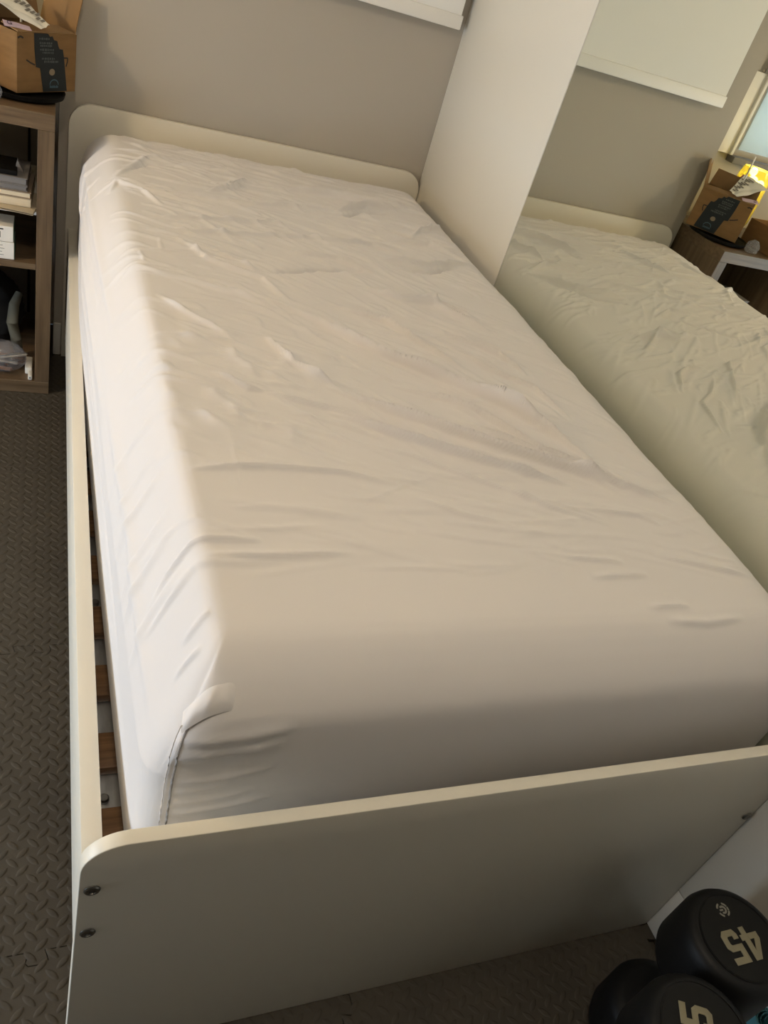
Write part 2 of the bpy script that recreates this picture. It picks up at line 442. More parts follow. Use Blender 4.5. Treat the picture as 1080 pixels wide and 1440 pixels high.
# ------------------------------------------------------------------ mattress in a creased fitted sheet
CREASES = [
 (((0.349,0.964),(0.43,0.889),(0.519,0.786),(0.616,0.719),(0.691,0.655),(0.759,0.587),(0.799,0.515),(0.832,0.459)), 3, 7),
 (((0.373,0.658),(0.477,0.596),(0.552,0.553),(0.626,0.509),(0.699,0.479),(0.789,0.436),(0.919,0.37)), 3, 7),
 (((0.36,0.582),(0.47,0.523),(0.583,0.469),(0.654,0.444),(0.734,0.415)), 2.5, 7),
 (((0.391,0.502),(0.471,0.475),(0.538,0.431),(0.61,0.394),(0.662,0.355),(0.757,0.317)), 2.5, 7),
 (((0.505,0.682),(0.589,0.648),(0.649,0.606),(0.715,0.511),(0.815,0.454),(0.866,0.402)), 2.2, 6),
 (((0.667,0.902),(0.744,0.877),(0.79,0.846),(0.831,0.772)), 1.8, 6),
 (((0.605,1.061),(0.721,1.045),(0.768,0.994),(0.821,0.946)), 2, 6),
 (((0.676,0.855),(0.752,0.77),(0.814,0.724),(0.843,0.61)), 1.5, 5),
 (((0.71,0.357),(0.821,0.342),(0.857,0.319)), 2, 6),
 (((0.593,0.395),(0.668,0.367),(0.754,0.33)), 1.5, 6),
 (((0.628,0.249),(0.731,0.238)), 1.6, 7),
 (((0.788,0.254),(0.889,0.225),(0.961,0.206)), 1.8, 6),
 (((0.657,0.211),(0.759,0.214)), 1.5, 8),
 (((0.721,0.156),(0.797,0.156)), 1.6, 6),
 (((0.828,0.474),(0.87,0.408),(0.93,0.371)), 1.8, 6),
 (((0.595,0.582),(0.681,0.528),(0.758,0.458),(0.825,0.4)), 1.8, 6),
 (((0.655,1.539),(0.734,1.605),(0.813,1.63)), -5, 9),
 (((0.635,1.56),(0.748,1.653),(0.859,1.683)), 3, 9),
 (((0.483,1.65),(0.655,1.688),(0.771,1.685),(0.934,1.701)), 3, 9),
 (((0.751,1.508),(0.815,1.467),(0.888,1.43)), -4, 10),
 (((0.815,1.467),(0.965,1.597)), 2.5, 8),
 (((0.68,1.237),(0.789,1.241),(0.897,1.31)), -3, 9),
 (((0.664,1.268),(0.8,1.281),(0.946,1.348)), 2, 8),
 (((0.375,1.097),(0.495,1.157),(0.609,1.183)), -2.5, 8),
 (((0.558,1.088),(0.646,1.045),(0.739,1.043),(0.82,1.0)), 2.2, 7),
 (((0.078,1.455),(0.097,1.502),(0.145,1.467),(0.19,1.379)), 2, 10),
 (((0.109,1.592),(0.175,1.671),(0.265,1.713)), -2, 10),
 (((0.092,1.543),(0.178,1.717),(0.278,1.766)), 1.6, 11),
 (((0.145,1.467),(0.258,1.482),(0.401,1.499),(0.496,1.53),(0.659,1.576)), 2.2, 7),
 (((0.141,1.233),(0.254,1.268),(0.451,1.314),(0.637,1.357)), 2, 7),
 (((0.154,1.305),(0.285,1.349),(0.391,1.37),(0.46,1.425)), 2, 6),
 (((0.195,1.225),(0.247,1.122),(0.307,1.078),(0.348,1.055),(0.379,0.976)), 2.5, 7),
 (((0.254,1.174),(0.314,1.118),(0.341,1.076)), 2.2, 7),
 (((0.134,0.931),(0.174,0.873),(0.215,0.833),(0.251,0.78)), 2, 9),
 (((0.118,1.124),(0.124,1.06)), 0.7, 6),
 (((0.161,1.197),(0.162,1.133)), 0.7, 6),
 (((0.303,1.547),(0.366,1.59),(0.412,1.629)), 1.8, 6),
 (((0.313,1.613),(0.366,1.61),(0.425,1.694)), 1.6, 6),
 (((0.131,0.419),(0.184,0.427),(0.245,0.431),(0.347,0.423),(0.428,0.399)), 2.5, 7),
 (((0.306,0.815),(0.335,0.717),(0.406,0.641)), 2, 7),
 (((0.264,0.627),(0.336,0.601),(0.39,0.582),(0.475,0.539)), 2.2, 6),
 (((0.197,0.676),(0.246,0.63),(0.276,0.628)), 2, 6),
 (((0.07,0.251),(0.089,0.269),(0.12,0.282),(0.204,0.28)), 2.2, 6),
 (((0.068,0.228),(0.092,0.236),(0.118,0.243)), 1.8, 6),
 (((0.122,0.256),(0.198,0.252),(0.322,0.259)), 2, 8),
 (((0.103,0.167),(0.129,0.177)), 1.4, 6),
 (((0.093,0.139),(0.118,0.142)), 1.4, 6),
 (((0.199,0.52),(0.196,0.388)), 0.6, 4),
 (((0.467,0.321),(0.551,0.304),(0.642,0.293)), 1.2, 8),
 (((0.422,0.383),(0.496,0.337),(0.578,0.311)), 1.4, 8),
 (((0.742,0.134),(0.814,0.128),(0.885,0.133)), 1.4, 8),
 (((0.726,1.405),(0.851,1.421),(0.93,1.36)), 2, 7),
 (((0.521,1.325),(0.673,1.354),(0.77,1.304)), 1.6, 6),
 (((0.433,1.232),(0.548,1.227),(0.646,1.154)), 1.6, 6),
 (((0.466,0.975),(0.574,0.929),(0.634,0.832),(0.693,0.749)), 1.8, 6),
 (((0.55,0.763),(0.646,0.709),(0.725,0.62),(0.785,0.533)), 2.2, 6),
]

LUMPS = [(0.179, 0.778), (0.252, 0.811), (0.26, 0.688), (0.188, 0.604), (0.21, 0.625), (0.151, 0.76), (0.297, 0.666), (0.286, 0.597), (0.322, 0.567), (0.292, 0.52), (0.33, 0.484), (0.225, 0.475), (0.125, 0.687), (0.193, 0.699), (0.128, 0.605), (0.181, 0.536), (0.216, 0.559), (0.362, 0.83), (0.326, 0.723), (0.364, 0.672), (0.405, 0.762), (0.13, 0.53), (0.292, 0.458), (0.24, 0.735), (0.16, 0.85), (0.20, 0.90), (0.30, 0.88)]
MX0, MX1, MY0, MY1, MZ0, MZ1 = 0.0, 1.0, 0.060, 1.947, 0.2845, 0.716
R = 0.088
def axis(n0, n1, st):
    return np.linspace(n0, n1, int(round((n1 - n0) / st)) + 1)
XMIN, XMAX = 0.040, 1.0175
xs, yss = axis(XMIN, XMAX, 0.0029), axis(MY0, MY1, 0.0030)
zs = axis(MZ1 - 0.432, MZ1, 0.0042)
nx, ny, nz = len(xs), len(yss), len(zs)
idx = -np.ones((nx, ny, nz), dtype=np.int64)
surf = np.zeros((nx, ny, nz), bool)
surf[0] = surf[-1] = True; surf[:, 0] = surf[:, -1] = True; surf[:, :, 0] = surf[:, :, -1] = True
# bottom stays coarse in use but is needed to close the body
I, J, K = np.nonzero(surf)
idx[I, J, K] = np.arange(len(I))
P = np.stack([xs[I], yss[J], zs[K]], 1)
lo = np.array([XMIN + R, MY0 + R, zs[0] + R]); hi = np.array([XMAX - R, MY1 - R, MZ1 - R])
Q = np.clip(P, lo, hi)
D = P - Q
Ln = np.linalg.norm(D, axis=1, keepdims=True)
Nn = D / Ln
nh = np.hypot(Nn[:, 0], Nn[:, 1])
nhs = np.maximum(nh, 1e-6)
ax_, ay_ = np.abs(Nn[:, 0]) / nhs, np.abs(Nn[:, 1]) / nhs
PW = np.where(Nn[:, 0] > 0, 9.0, 4.5)                                              # tight vertical corners, as the sheet is pulled over them
gq = np.where(nh > 1e-3, (ax_ ** PW + ay_ ** PW + 1e-9) ** (-1 / PW), 1.0)
V = Q + R * Nn * np.stack([gq, gq, np.ones_like(gq)], 1)
# squeeze the lower rounding
zl = zs[0] + R
low = V[:, 2] < zl
V[low, 2] = zl - (zl - V[low, 2]) * 0.55
# profile of the long left edge (flat top, crest, sloping face) and of the foot edge
phi = np.degrees(np.arctan2(nh, Nn[:, 2])) / 90.0
mxn = np.maximum(np.maximum(ax_, ay_), 1e-6)
along = np.interp(P[:, 1], [0.0, 0.8, 1.45, 2.0], [1, 1, 0.25, 0.15])      # the crest softens towards the head
wlft = np.where(nh > 1e-3, np.clip(np.sign(-Nn[:, 0]) * ax_ / mxn, 0, 1) ** 2, 0) * along
wfrt = np.where(nh > 1e-3, np.clip(np.sign(-Nn[:, 1]) * ay_ / mxn, 0, 1) ** 2, 0)
wsum = np.maximum(wlft + wfrt, 1.0)
up = (Nn[:, 2] > 1e-6)
tt_ = np.clip(phi, 0, 1)
arc_h, arc_z = R * np.sin(tt_ * np.pi / 2), -R * (1 - np.cos(tt_ * np.pi / 2))
def prof(tp, hp, zp):
    g = np.linspace(-0.2, 1.2, 561)
    ker = np.hanning(61); ker /= ker.sum()
    out = []
    for v in (hp, zp):
        y = np.interp(g, tp, v)
        y[g < 0] = v[0]; e1 = (v[-1] - v[-2]) / (tp[-1] - tp[-2]); y[g > 1] = v[-1] + (g[g > 1] - 1) * e1
        y = np.convolve(np.pad(y, 30, mode='edge'), ker, mode='valid')
        out.append(np.interp(tt_, g, y))
    return out
lh, lz = prof([0, .10, .20, .30, .45, .62, .80, 1.0], [0, .010, .019, .027, .041, .057, .074, .086], [0, -.002, -.008, -.020, -.046, -.080, -.116, -.160])
fh, fz = prof([0, .12, .25, .40, .56, .69, .78, .88, 1.0], [0, .0155, .032, .050, .067, .079, .084, .0868, .088], [0, -.002, -.008, -.018, -.032, -.046, -.058, -.078, -.110])
zc_ = MZ1 - R
def drop(total):                                   # side points slide down with the lower end of the profile
    return np.where(up, 0, -(total - R) * np.clip((V[:, 2] - MZ0) / (zc_ - MZ0), 0, 1))
V0 = V.copy()
V[:, 0] += wlft * np.where(up, -(lh - arc_h), -(0.086 - R))
V[:, 2] += wlft / wsum * (np.where(up, lz - arc_z, 0) + drop(0.160))
V[:, 1] += wfrt * np.where(up, -(fh - arc_h), 0)
V[:, 2] += wfrt / wsum * (np.where(up, fz - arc_z, 0) + drop(0.110))
wl = np.clip((0.55 - V[:, 0]) / 0.5, 0, 1)
sk = np.interp(V[:, 1], [0.06, 0.2, 0.55, 1.0, 1.3, 1.95], [0.022, 0.017, 0.006, -0.004, -0.012, -0.008])
V[:, 0] += wl * sk
V[:, 0] += 0.0075 * np.clip((V[:, 0] - 0.75) / 0.2, 0, 1) * np.clip((0.45 - V[:, 1]) / 0.3, 0, 1)
# faint crown, softer front edge
V[:, 2] -= 0.020 * np.clip((V[:, 2] - 0.42) / 0.18, 0, 1) * np.clip((0.31 - V[:, 1]) / 0.25, 0, 1) ** 2.0
V[:, 2] += np.clip(Nn[:, 2], 0, 1) ** 2 * (0.005 * np.sin(np.pi * np.clip((V[:, 1] - .06) / 1.88, 0, 1)))
# --- creases
top = np.clip((Nn[:, 2] - 0.25) / 0.5, 0, 1) * np.clip((1.012 - V[:, 0]) / 0.09, 0.12, 1)
h = np.zeros(len(V))
X, Y, Z = V[:, 0], V[:, 1], V[:, 2]
def crease(pts, amp, wid, wt, A=X, B=Y):
    pts = np.array(pts, float)
    seg = np.linalg.norm(np.diff(pts, axis=0), axis=1); cum = np.concatenate([[0], np.cumsum(seg)]); tot = cum[-1]
    bb = wid * 3.2
    m = (A > pts[:, 0].min() - bb) & (A < pts[:, 0].max() + bb) & (B > pts[:, 1].min() - bb) & (B < pts[:, 1].max() + bb) & (wt > 0.01)
    ii = np.nonzero(m)[0]
    if not len(ii): return
    best = np.full(len(ii), 1e9); tt = np.zeros(len(ii)); sd = np.zeros(len(ii))
    for k in range(len(seg)):
        a, b = pts[k], pts[k + 1]; d = (b - a) / max(seg[k], 1e-9)
        rx, ry = A[ii] - a[0], B[ii] - a[1]
        t = np.clip(rx * d[0] + ry * d[1], 0, seg[k])
        ex, ey = rx - t * d[0], ry - t * d[1]
        dd = np.hypot(ex, ey)
        u = dd < best
        best[u] = dd[u]; tt[u] = (cum[k] + t)[u]; sd[u] = np.sign(d[0] * ey - d[1] * ex)[u]
    f = tt / tot
    env = np.clip(np.minimum(f, 1 - f) * 4, 0, 1) ** 0.8
    w2 = np.where(sd > 0, wid * 1.5, wid * 0.8)
    h[ii] += amp * np.exp(-(best / w2) ** 2) * env * wt[ii]
for pts, a, w in CREASES:
    ym = sum(p[1] for p in pts) / len(pts)
    gain = 0.6 if ym < 0.48 else (0.9 if pts[0][0] < 0.3 else 1.5)
    crease(pts, a * 0.00135 * CR * gain, w * 0.00055, top)
    crease(pts, a * 0.00028 * CR * gain, w * 0.00130, top)
for k, (lx, ly) in enumerate(LUMPS):
    an = math.radians(rng.uniform(35, 95)); La, Lb = rng.uniform(0.016, 0.034), rng.uniform(0.008, 0.014)
    u_ = (X - lx) * math.cos(an) - (Y - ly) * math.sin(an); v_ = (X - lx) * math.sin(an) + (Y - ly) * math.cos(an)
    v_ = v_ + 9.0 * u_ * u_ * rng.normal()
    sgn = 1 if rng.random() < .7 else -0.8
    h += top * sgn * rng.uniform(0.0009, 0.0021) * CR * np.exp(-(u_ / La) ** 2 - (v_ / Lb) ** 2)
# many faint short creases, running across and slightly towards the foot at the right
for k in range(620):
    cx_, cy_ = rng.uniform(0.12, 0.97), rng.uniform(0.22, 1.9)
    base = -38 if (cx_ > 0.3 and cy_ < 1.3) else (-22 if cy_ < 1.5 else -12)
    if cy_ < 0.45: base = -6
    an = math.radians(base + rng.normal() * 13); ln = rng.uniform(0.02, 0.12)
    bow = rng.normal() * 0.006
    d = np.array([math.cos(an), math.sin(an)])
    pts = [(cx_ + s * ln * d[0] - bow * (1 - s * s) * d[1], cy_ + s * ln * d[1] + bow * (1 - s * s) * d[0]) for s in (-1, -.5, 0, .5, 1)]
    am = rng.uniform(0.0004, 0.0013) * (0.55 if cy_ < 0.5 else 1.15 if cy_ > 1.2 else 0.95)
    crease(pts, am * CR, rng.uniform(0.0032, 0.0070), top)
# broad soft undulation
for k in range(60):
    ax, ay = rng.uniform(-14, 14), rng.uniform(6, 26)
    h += 0.00016 * np.sin(ax * X + ay * Y + rng.uniform(0, 6.28)) * top
# left side: long drawn folds along the length, short pulls near the foot corner
left = np.clip((-Nn[:, 0] - 0.25) / 0.4, 0, 1)
for z_, y0, y1, a in ((0.655, 0.9, 1.85, .0016), (0.62, 1.0, 1.75, -.0016), (0.58, 0.7, 1.7, .0015), (0.53, 0.5, 1.6, .0014), (0.49, 0.3, 1.3, -.0014), (0.60, 0.12, 0.75, .0016), (0.45, 0.8, 1.8, .0014)):
    crease([(y0, z_ - .012), ((y0 + y1) / 2, z_ + .006), (y1, z_ - .006)], a * CR, 0.008, left, Y, Z)
for yc, a in ((0.33, .0015), (0.37, .0012), (0.45, .0016), (0.50, .0012), (0.26, .001), (0.58, .001), (1.70, .002), (1.60, -.0016), (1.78, .0018)):
    crease([(yc - 0.035, 0.55), (yc - 0.008, 0.62), (yc, 0.66), (yc + .006, 0.69)], a * CR, 0.006, np.clip(left * 1.3, 0, 1), Y, Z)
# foot side: pulls fanning out of the corner seam
front = 0.6 * np.clip((-Nn[:, 1] - 0.3) / 0.4, 0, 1)
for z_, L_, a in ((0.625, .13, .0022), (0.603, .12, .0026), (0.585, .07, -.0016), (0.560, .11, .0018), (0.543, .08, .0016), (0.520, .10, .0012), (0.500, .12, .0016), (0.47, .06, .001)):
    crease([(0.088, z_), (0.088 + L_ * .5, z_ + .004), (0.088 + L_, z_ + .012)], a * CR, 0.0055, front, X, Z)
V = V + Nn * h[:, None]
faces = []
def quads(a, b, c, d): faces.append(np.stack([a.ravel(), b.ravel(), c.ravel(), d.ravel()], 1))
for (sl, flip) in ((idx[:, :, -1], False), (idx[:, :, 0], True), (idx[:, 0, :], False), (idx[:, -1, :], True), (idx[0], True), (idx[-1], False)):
    a, b, c, d = sl[:-1, :-1], sl[1:, :-1], sl[1:, 1:], sl[:-1, 1:]
    quads(a, d, c, b) if flip else quads(a, b, c, d)
F = np.concatenate(faces)
me = bpy.data.meshes.new('fitted_sheet')
me.vertices.add(len(V)); me.vertices.foreach_set('co', V.astype(np.float32).ravel())
me.loops.add(F.size); me.loops.foreach_set('vertex_index', F.astype(np.int32).ravel())
me.polygons.add(len(F)); me.polygons.foreach_set('loop_start', np.arange(0, F.size, 4, dtype=np.int32))
me.polygons.foreach_set('use_smooth', np.ones(len(F), bool))
me.update(calc_edges=True); me.validate()
me.materials.append(M['sheet'])
mt = empty('mattress', (0.53, 1.0, MZ0), 0, 'thick mattress in a creased white fitted sheet, lying on the bed slats', 'mattress')
sheet = link(bpy.data.objects.new('fitted_sheet', me), mt)
bvh = BVHTree.FromPolygons([Vector(v) for v in V], F.tolist())
# sewn corner seam at the left foot corner
sp = []
for k in range(26):
    f = k / 25
    zz = 0.640 - 0.22 * f
    c_ = Vector((0.30, 0.30, zz))
    d_ = Vector((0.093 + 0.006 * f, 0.066, zz)) - c_
    hit = bvh.ray_cast(c_ + d_ * 1.6, -d_.normalized())
    sp.append(hit[0] + hit[1] * 0.0004)
MB().tube(sp, 0.0013, 8).build('corner_seam', M['seam'], sheet)
MB().tube([p + Vector((-0.0075, 0.0018, 0)) for p in sp], 0.0008, 8).build('corner_seam', M['sheet'], sheet)
# pleat gathered above the seam, folded towards the top
A_ = sp[0]
pl_v, pl_f = [], []
NP_, NQ = 22, 7
for i in range(NP_):
    f = i / (NP_ - 1)
    bx = A_.x - 0.004 + 0.054 * f
    by = A_.y - 0.001 + 0.004 * f
    g = bvh.ray_cast(Vector((bx, by + 0.004, 1.2)), Vector((0, 0, -1)))[0]
    bz = g.z
    hh = 0.0085 * math.sin(math.pi * min(1, 0.22 + f * 0.78)) ** 0.8 + 0.001 * math.sin(17 * f)
    for j in range(NQ):
        q = j / (NQ - 1)
        yy = by + 0.020 * (1 - q) - 0.003 * q
        gz = bvh.ray_cast(Vector((bx, max(yy, 0.064), 1.2)), Vector((0, 0, -1)))[0].z
        lift = hh * (math.sin(math.pi * 0.5 * min(1, q * 1.25)) if q < 0.95 else 0.35)
        pl_v.append((bx - 0.004 * q, yy, gz - 0.001 + lift))
for i in range(NP_ - 1):
    for j in range(NQ - 1):
        a = i * NQ + j
        pl_f.append((a, a + NQ, a + NQ + 1, a + 1))
pl = pydata('corner_pleat', pl_v, pl_f, M['sheet'], sheet)
md_ = pl.modifiers.new('Subdivision', 'SUBSURF'); md_.levels = 1; md_.render_levels = 1

# ------------------------------------------------------------------ roller blind on the head wall
rb = empty('roller_blind', (0.55, 1.955, 1.15), 0, 'white roller blind with a flat bottom bar hanging on the wall above the headboard', 'blind')
MB().box((0.075, 1.9555, 1.185), (0.998, 1.9570, 2.30)).build('blind_fabric', M['blind'], rb, smooth=False)
MB().box((0.070, 1.9505, 1.153), (1.004, 1.9620, 1.188), 0.003).build('hem_bar', M['hem'], rb)
MB().tube([(0.06, 1.956, 2.30), (1.01, 1.956, 2.30)], 0.022, 20).build('roller', M['hem'], rb)
for x_ in (0.055, 1.008):
    MB().box((x_, 1.936, 2.27), (x_ + 0.008, YW - 0.0005, 2.33), 0.002).build('bracket', M['trimw'], rb)

# ------------------------------------------------------------------ wooden shelf unit left of the headboard
KX0, KX1, KY0, KY1 = -0.799, -0.034, 1.737, 2.126
ku = empty('shelf_unit', ((KX0 + KX1) / 2, 1.93, 0), 0, 'grey-brown wood cube shelf unit standing left of the headboard', 'shelf')
MB().box((KX0, KY0, 0.732), (KX1, KY1, 0.770), 0.0008, 1).build('top_panel', M['woodh'], ku)
MB().box((KX0, KY0, 0.0), (KX1, KY1, 0.038), 0.0008, 1).build('bottom_panel', M['woodh'], ku)
MB().box((KX1 - 0.038, KY0 + 0.001, 0.0383), (KX1, KY1, 0.7317), 0.0008, 1).build('side_panel', M['woodv'], ku)
MB().box((KX0, KY0 + 0.001, 0.0383), (KX0 + 0.038, KY1, 0.7317), 0.0008, 1).build('side_panel', M['woodv'], ku)
MB().box((-0.4245, KY0 + 0.002, 0.0383), (-0.4085, KY1, 0.7317), 0.0006, 1).build('divider', M['woodv'], ku)
MB().box((-0.4080, KY0 + 0.002, 0.377), (KX1 - 0.0385, KY1, 0.393), 0.0006, 1).build('shelf_board', M['woodh'], ku)
MB().box((KX0 + 0.0385, KY0 + 0.002, 0.377), (-0.4250, KY1, 0.393), 0.0006, 1).build('shelf_board', M['woodh'], ku)
MB().box((-0.4080, KY0 + 0.008, 0.5215), (KX1 - 0.0385, KY1 - 0.02, 0.5295), 0.0006, 1).build('insert_shelf', M['whitebox'], ku)

# books on the insert shelf
def book(x1, wx, y0, dy, z0, z1, rz, cover, name, label, pages=True, group='stack of books in the shelf unit'):
    """lying book, right front corner at (x1, y0)"""
    e = empty(name, (x1, y0, z0), rz, label, 'book', group)
    tk = min(0.0022, (z1 - z0) * 0.18)
    hgt = z1 - z0
    MB().box((-wx, 0, 0), (0, dy, tk), 0.0006, 1).box((-wx, 0, hgt - tk), (0, dy, hgt), 0.0006, 1).box((-wx, dy - tk, 0), (0, dy, hgt), 0.0006, 1).build('cover', cover, e, local=True)
    if pages:
        MB().box((-wx + 0.003, 0.0025, tk + 0.0002), (-0.003, dy - tk - 0.0004, hgt - tk - 0.0002), 0.0004, 1).build('page_block', M['cream'] if cover is not M['bookgrey'] and cover is not M['bookdark'] else M['bookgrey'], e, local=True)
    return e
book(-0.080, 0.20, 1.716, 0.15, 0.5298, 0.5345, math.radians(-9), M['booklet'], 'booklet', 'thin beige booklet sticking out under the pile of books', False)
e = empty('book', (-0.086, 1.752, 0.5350), math.radians(-2), 'cream thick paperback near the bottom of the book pile', 'book', 'stack of books in the shelf unit')
MB().box((-0.21, 0.0, 0.0), (0, 0.155, 0.0195), 0.0012, 2).build('page_block', M['cream'], e, local=True)
MB().box((-0.211, 0.157, -0.0003), (0.0008, 0.1595, 0.0200), 0.0006, 1).box((-0.211, 0.0, 0.0197), (0.0008, 0.1575, 0.0207), 0.0003, 1).build('cover', M['booklet'], e, local=True)
book(-0.085, 0.215, 1.753, 0.15, 0.5560, 0.5715, math.radians(-2), M['booktaupe'], 'book', 'taupe hardback lying on the cream paperback in the shelf unit')
book(-0.094, 0.20, 1.757, 0.14, 0.5720, 0.5850, math.radians(-1), M['bookgrey'], 'book', 'slim grey book second from the top of the book pile')
book(-0.094, 0.20, 1.757, 0.14, 0.5855, 0.6040, math.radians(-2), M['bookgrey'], 'book', 'thicker grey book topmost in the pile of books')
st = empty('folded_stand', (-0.13, 1.80, 0.6048), 0, 'black folded stand with a grey wedge lying on top of the books', 'stand')
MB().box((-0.19, 1.765, 0.6045), (-0.118, 1.87, 0.6165), 0.002).build('base', M['black'], st)
MB().prism([(-0.125, 0.6045), (-0.104, 0.6045), (-0.118, 0.632)], -0.02, 0.0, XZ(1.80)).build('wedge', M['bookgrey'], st)

# two white cartons under the insert shelf
for z0, z1, dx, lab, marks in ((0.3935, 0.4385, 0.0, 'white carton with dark green sides standing on the lower shelf, the bottom one', 'lines'),
                               (0.4400, 0.4800, -0.0015, 'white carton with dark green sides stacked on the other carton', 'logo')):
    e = empty('carton', (-0.18, 1.78, z0), 0, lab, 'box', 'white cartons in the shelf unit')
    x1 = -0.1245 + dx
    MB().box((-0.26, 1.748, z0), (x1, 1.83, z1), 0.001, 1).build('carton_body', M['whitebox'], e)
    MB().box((x1 + 0.0001, 1.7485, z0 + 0.0005), (x1 + 0.0012, 1.8295, z1 - 0.0005)).build('side_print', M['green'], e, smooth=False)
    mk = MB()
    if marks == 'lines':
        for k, ln in enumerate((0.014, 0.018, 0.012, 0.016)):
            mk.box((-0.165, 1.7472, z0 + 0.036 - k * 0.0085), (-0.165 + ln, 1.7479, z0 + 0.0368 - k * 0.0085))
    else:
        mk.box((-0.166, 1.7472, z0 + 0.010), (-0.156, 1.7479, z0 + 0.026)).box((-0.158, 1.7472, z0 + 0.031), (-0.149, 1.7479, z0 + 0.034))
    mk.build('print', M['ink'], e, smooth=False)

# lower compartment: film bag of wrapped snacks, white plug adapter, dark bag with strap
def blob(name, m, c, s, seed, amp, parent, sub=4, sharp=1.0, squash=None):
    r_ = np.random.default_rng(seed)
    b = bmesh.new(); bmesh.ops.create_icosphere(b, subdivisions=sub, radius=1.0)
    fr = [(r_.normal(size=3) * r_.uniform(2, 7), r_.uniform(0, 6.28), r_.uniform(.3, 1)) for _ in range(10)]
    for v in b.verts:
        p = np.array(v.co)
        d = sum(w * abs(math.sin(float(f @ p) + ph)) ** sharp for f, ph, w in fr) / 6
        q = p * (1 + amp * (d - 0.5))
        z = q[2]
        v.co = Vector((c[0] + s[0] * q[0], c[1] + s[1] * q[1], c[2] + s[2] * max(z, -0.82)))
    mb = MB(); mb.merge(b)
    return mb.build(name, m, parent, angle=180)
fb = empty('snack_bag', (-0.16, 1.80, 0.0385), 0, 'crumpled clear plastic bag with shiny wrapped bars on the bottom of the shelf unit', 'bag')
blob('film', M['clear'], (-0.165, 1.800, 0.078), (0.058, 0.042, 0.040), 3, 0.5, fb, 4, 0.6)
for k in range(5):
    a0 = Vector((-0.20 + 0.012 * k, 1.79 + 0.012 * (k % 3), 0.052 + 0.010 * (k % 4)))
    d = Vector((0.07, 0.012 * (k - 2), 0.004 * (k % 2)))
    b = bmesh.new(); bmesh.ops.create_cube(b, size=1)
    for v in b.verts: v.co = Vector((v.co.x * 0.075, v.co.y * 0.014, v.co.z * 0.008))
    bmesh.ops.bevel(b, geom=b.edges[:], offset=0.003, segments=2, affect='EDGES')
    mb = MB(); mb.merge(b, Matrix.Translation(a0 + d * 0.5) @ Matrix.Rotation(math.radians(12 * (k - 2)), 4, 'Z') @ Matrix.Rotation(math.radians(8 * (k % 3) - 8), 4, 'Y'))
    mb.build('wrapped_bar', M['silver'] if k % 2 else M['brownbar'], fb)
pa = empty('plug_adapter', (-0.083, 1.78, 0.0385), 0, 'white plug adapter lying beside the clear bag at the bottom right of the shelf unit', 'plug')
MB().box((-0.0985, 1.775, 0.0386), (-0.0795, 1.842, 0.0600), 0.003).box((-0.0900, 1.742, 0.0386), (-0.0785, 1.776, 0.0530), 0.0025).build('body', M['plug'], pa)
MB().box((-0.0860, 1.7412, 0.0455), (-0.0830, 1.7419, 0.0485)).build('socket', M['ink'], pa, smooth=False)
dbg = empty('cloth_bag', (-0.22, 1.97, 0.0385), 0, 'dark cloth bag pushed to the back of the lower shelf compartment', 'bag')
blob('bag_body', M['fabricdark'], (-0.220, 1.995, 0.135), (0.105, 0.085, 0.115), 9, 0.35, dbg, 4, 1.0)
MB().tube([(-0.118, 1.872, 0.055), (-0.125, 1.868, 0.10), (-0.135, 1.872, 0.15), (-0.13, 1.885, 0.20), (-0.118, 1.91, 0.225)], [0.012, 0.015, 0.016, 0.014, 0.010], 12).build('strap', M['olive'], dbg)
cb = tag(MB().tube([(-0.099, 2.188, 0.03), (-0.0985, 2.190, 0.3), (-0.1005, 2.190, 0.55), (-0.099, 2.190, 0.95)], 0.0042, 10).build('power_cable', M['cable']),
         'black cable running down the wall behind the shelf unit', 'cable')

# ------------------------------------------------------------------ on top of the shelf unit
tr = tag(MB().lathe([(0, 0.7705), (0.088, 0.7705), (0.104, 0.7745), (0.107, 0.7850), (0.104, 0.7855), (0.100, 0.7800), (0.086, 0.7785), (0, 0.7785)], 64, Matrix.Translation((-0.118, 1.893, 0))).build('round_tray', M['black']),
         'black round tray under the cardboard box on the shelf unit', 'tray')
# open parcel box, local frame: x along its front, y into its depth
BW, BD, BH = 0.184, 0.122, 0.129
ANG = math.atan2(0.13, 0.13)
pb = empty('cardboard_box', (-0.119, 1.800, 0.7868), ANG, 'open brown cardboard box with dark tape down its front, on the black tray', 'box')
T_ = 0.0032
MB().box((0, 0, 0), (BW, T_, BH), 0.0006, 1).box((0, BD - T_, 0), (BW, BD, BH), 0.0006, 1).box((0, T_, 0), (T_, BD - T_, BH), 0.0004, 1).box((BW - T_, T_, 0), (BW, BD - T_, BH), 0.0004, 1).box((T_, T_, 0), (BW - T_, BD - T_, T_)).build('carton_body', M['card'], pb, local=True)
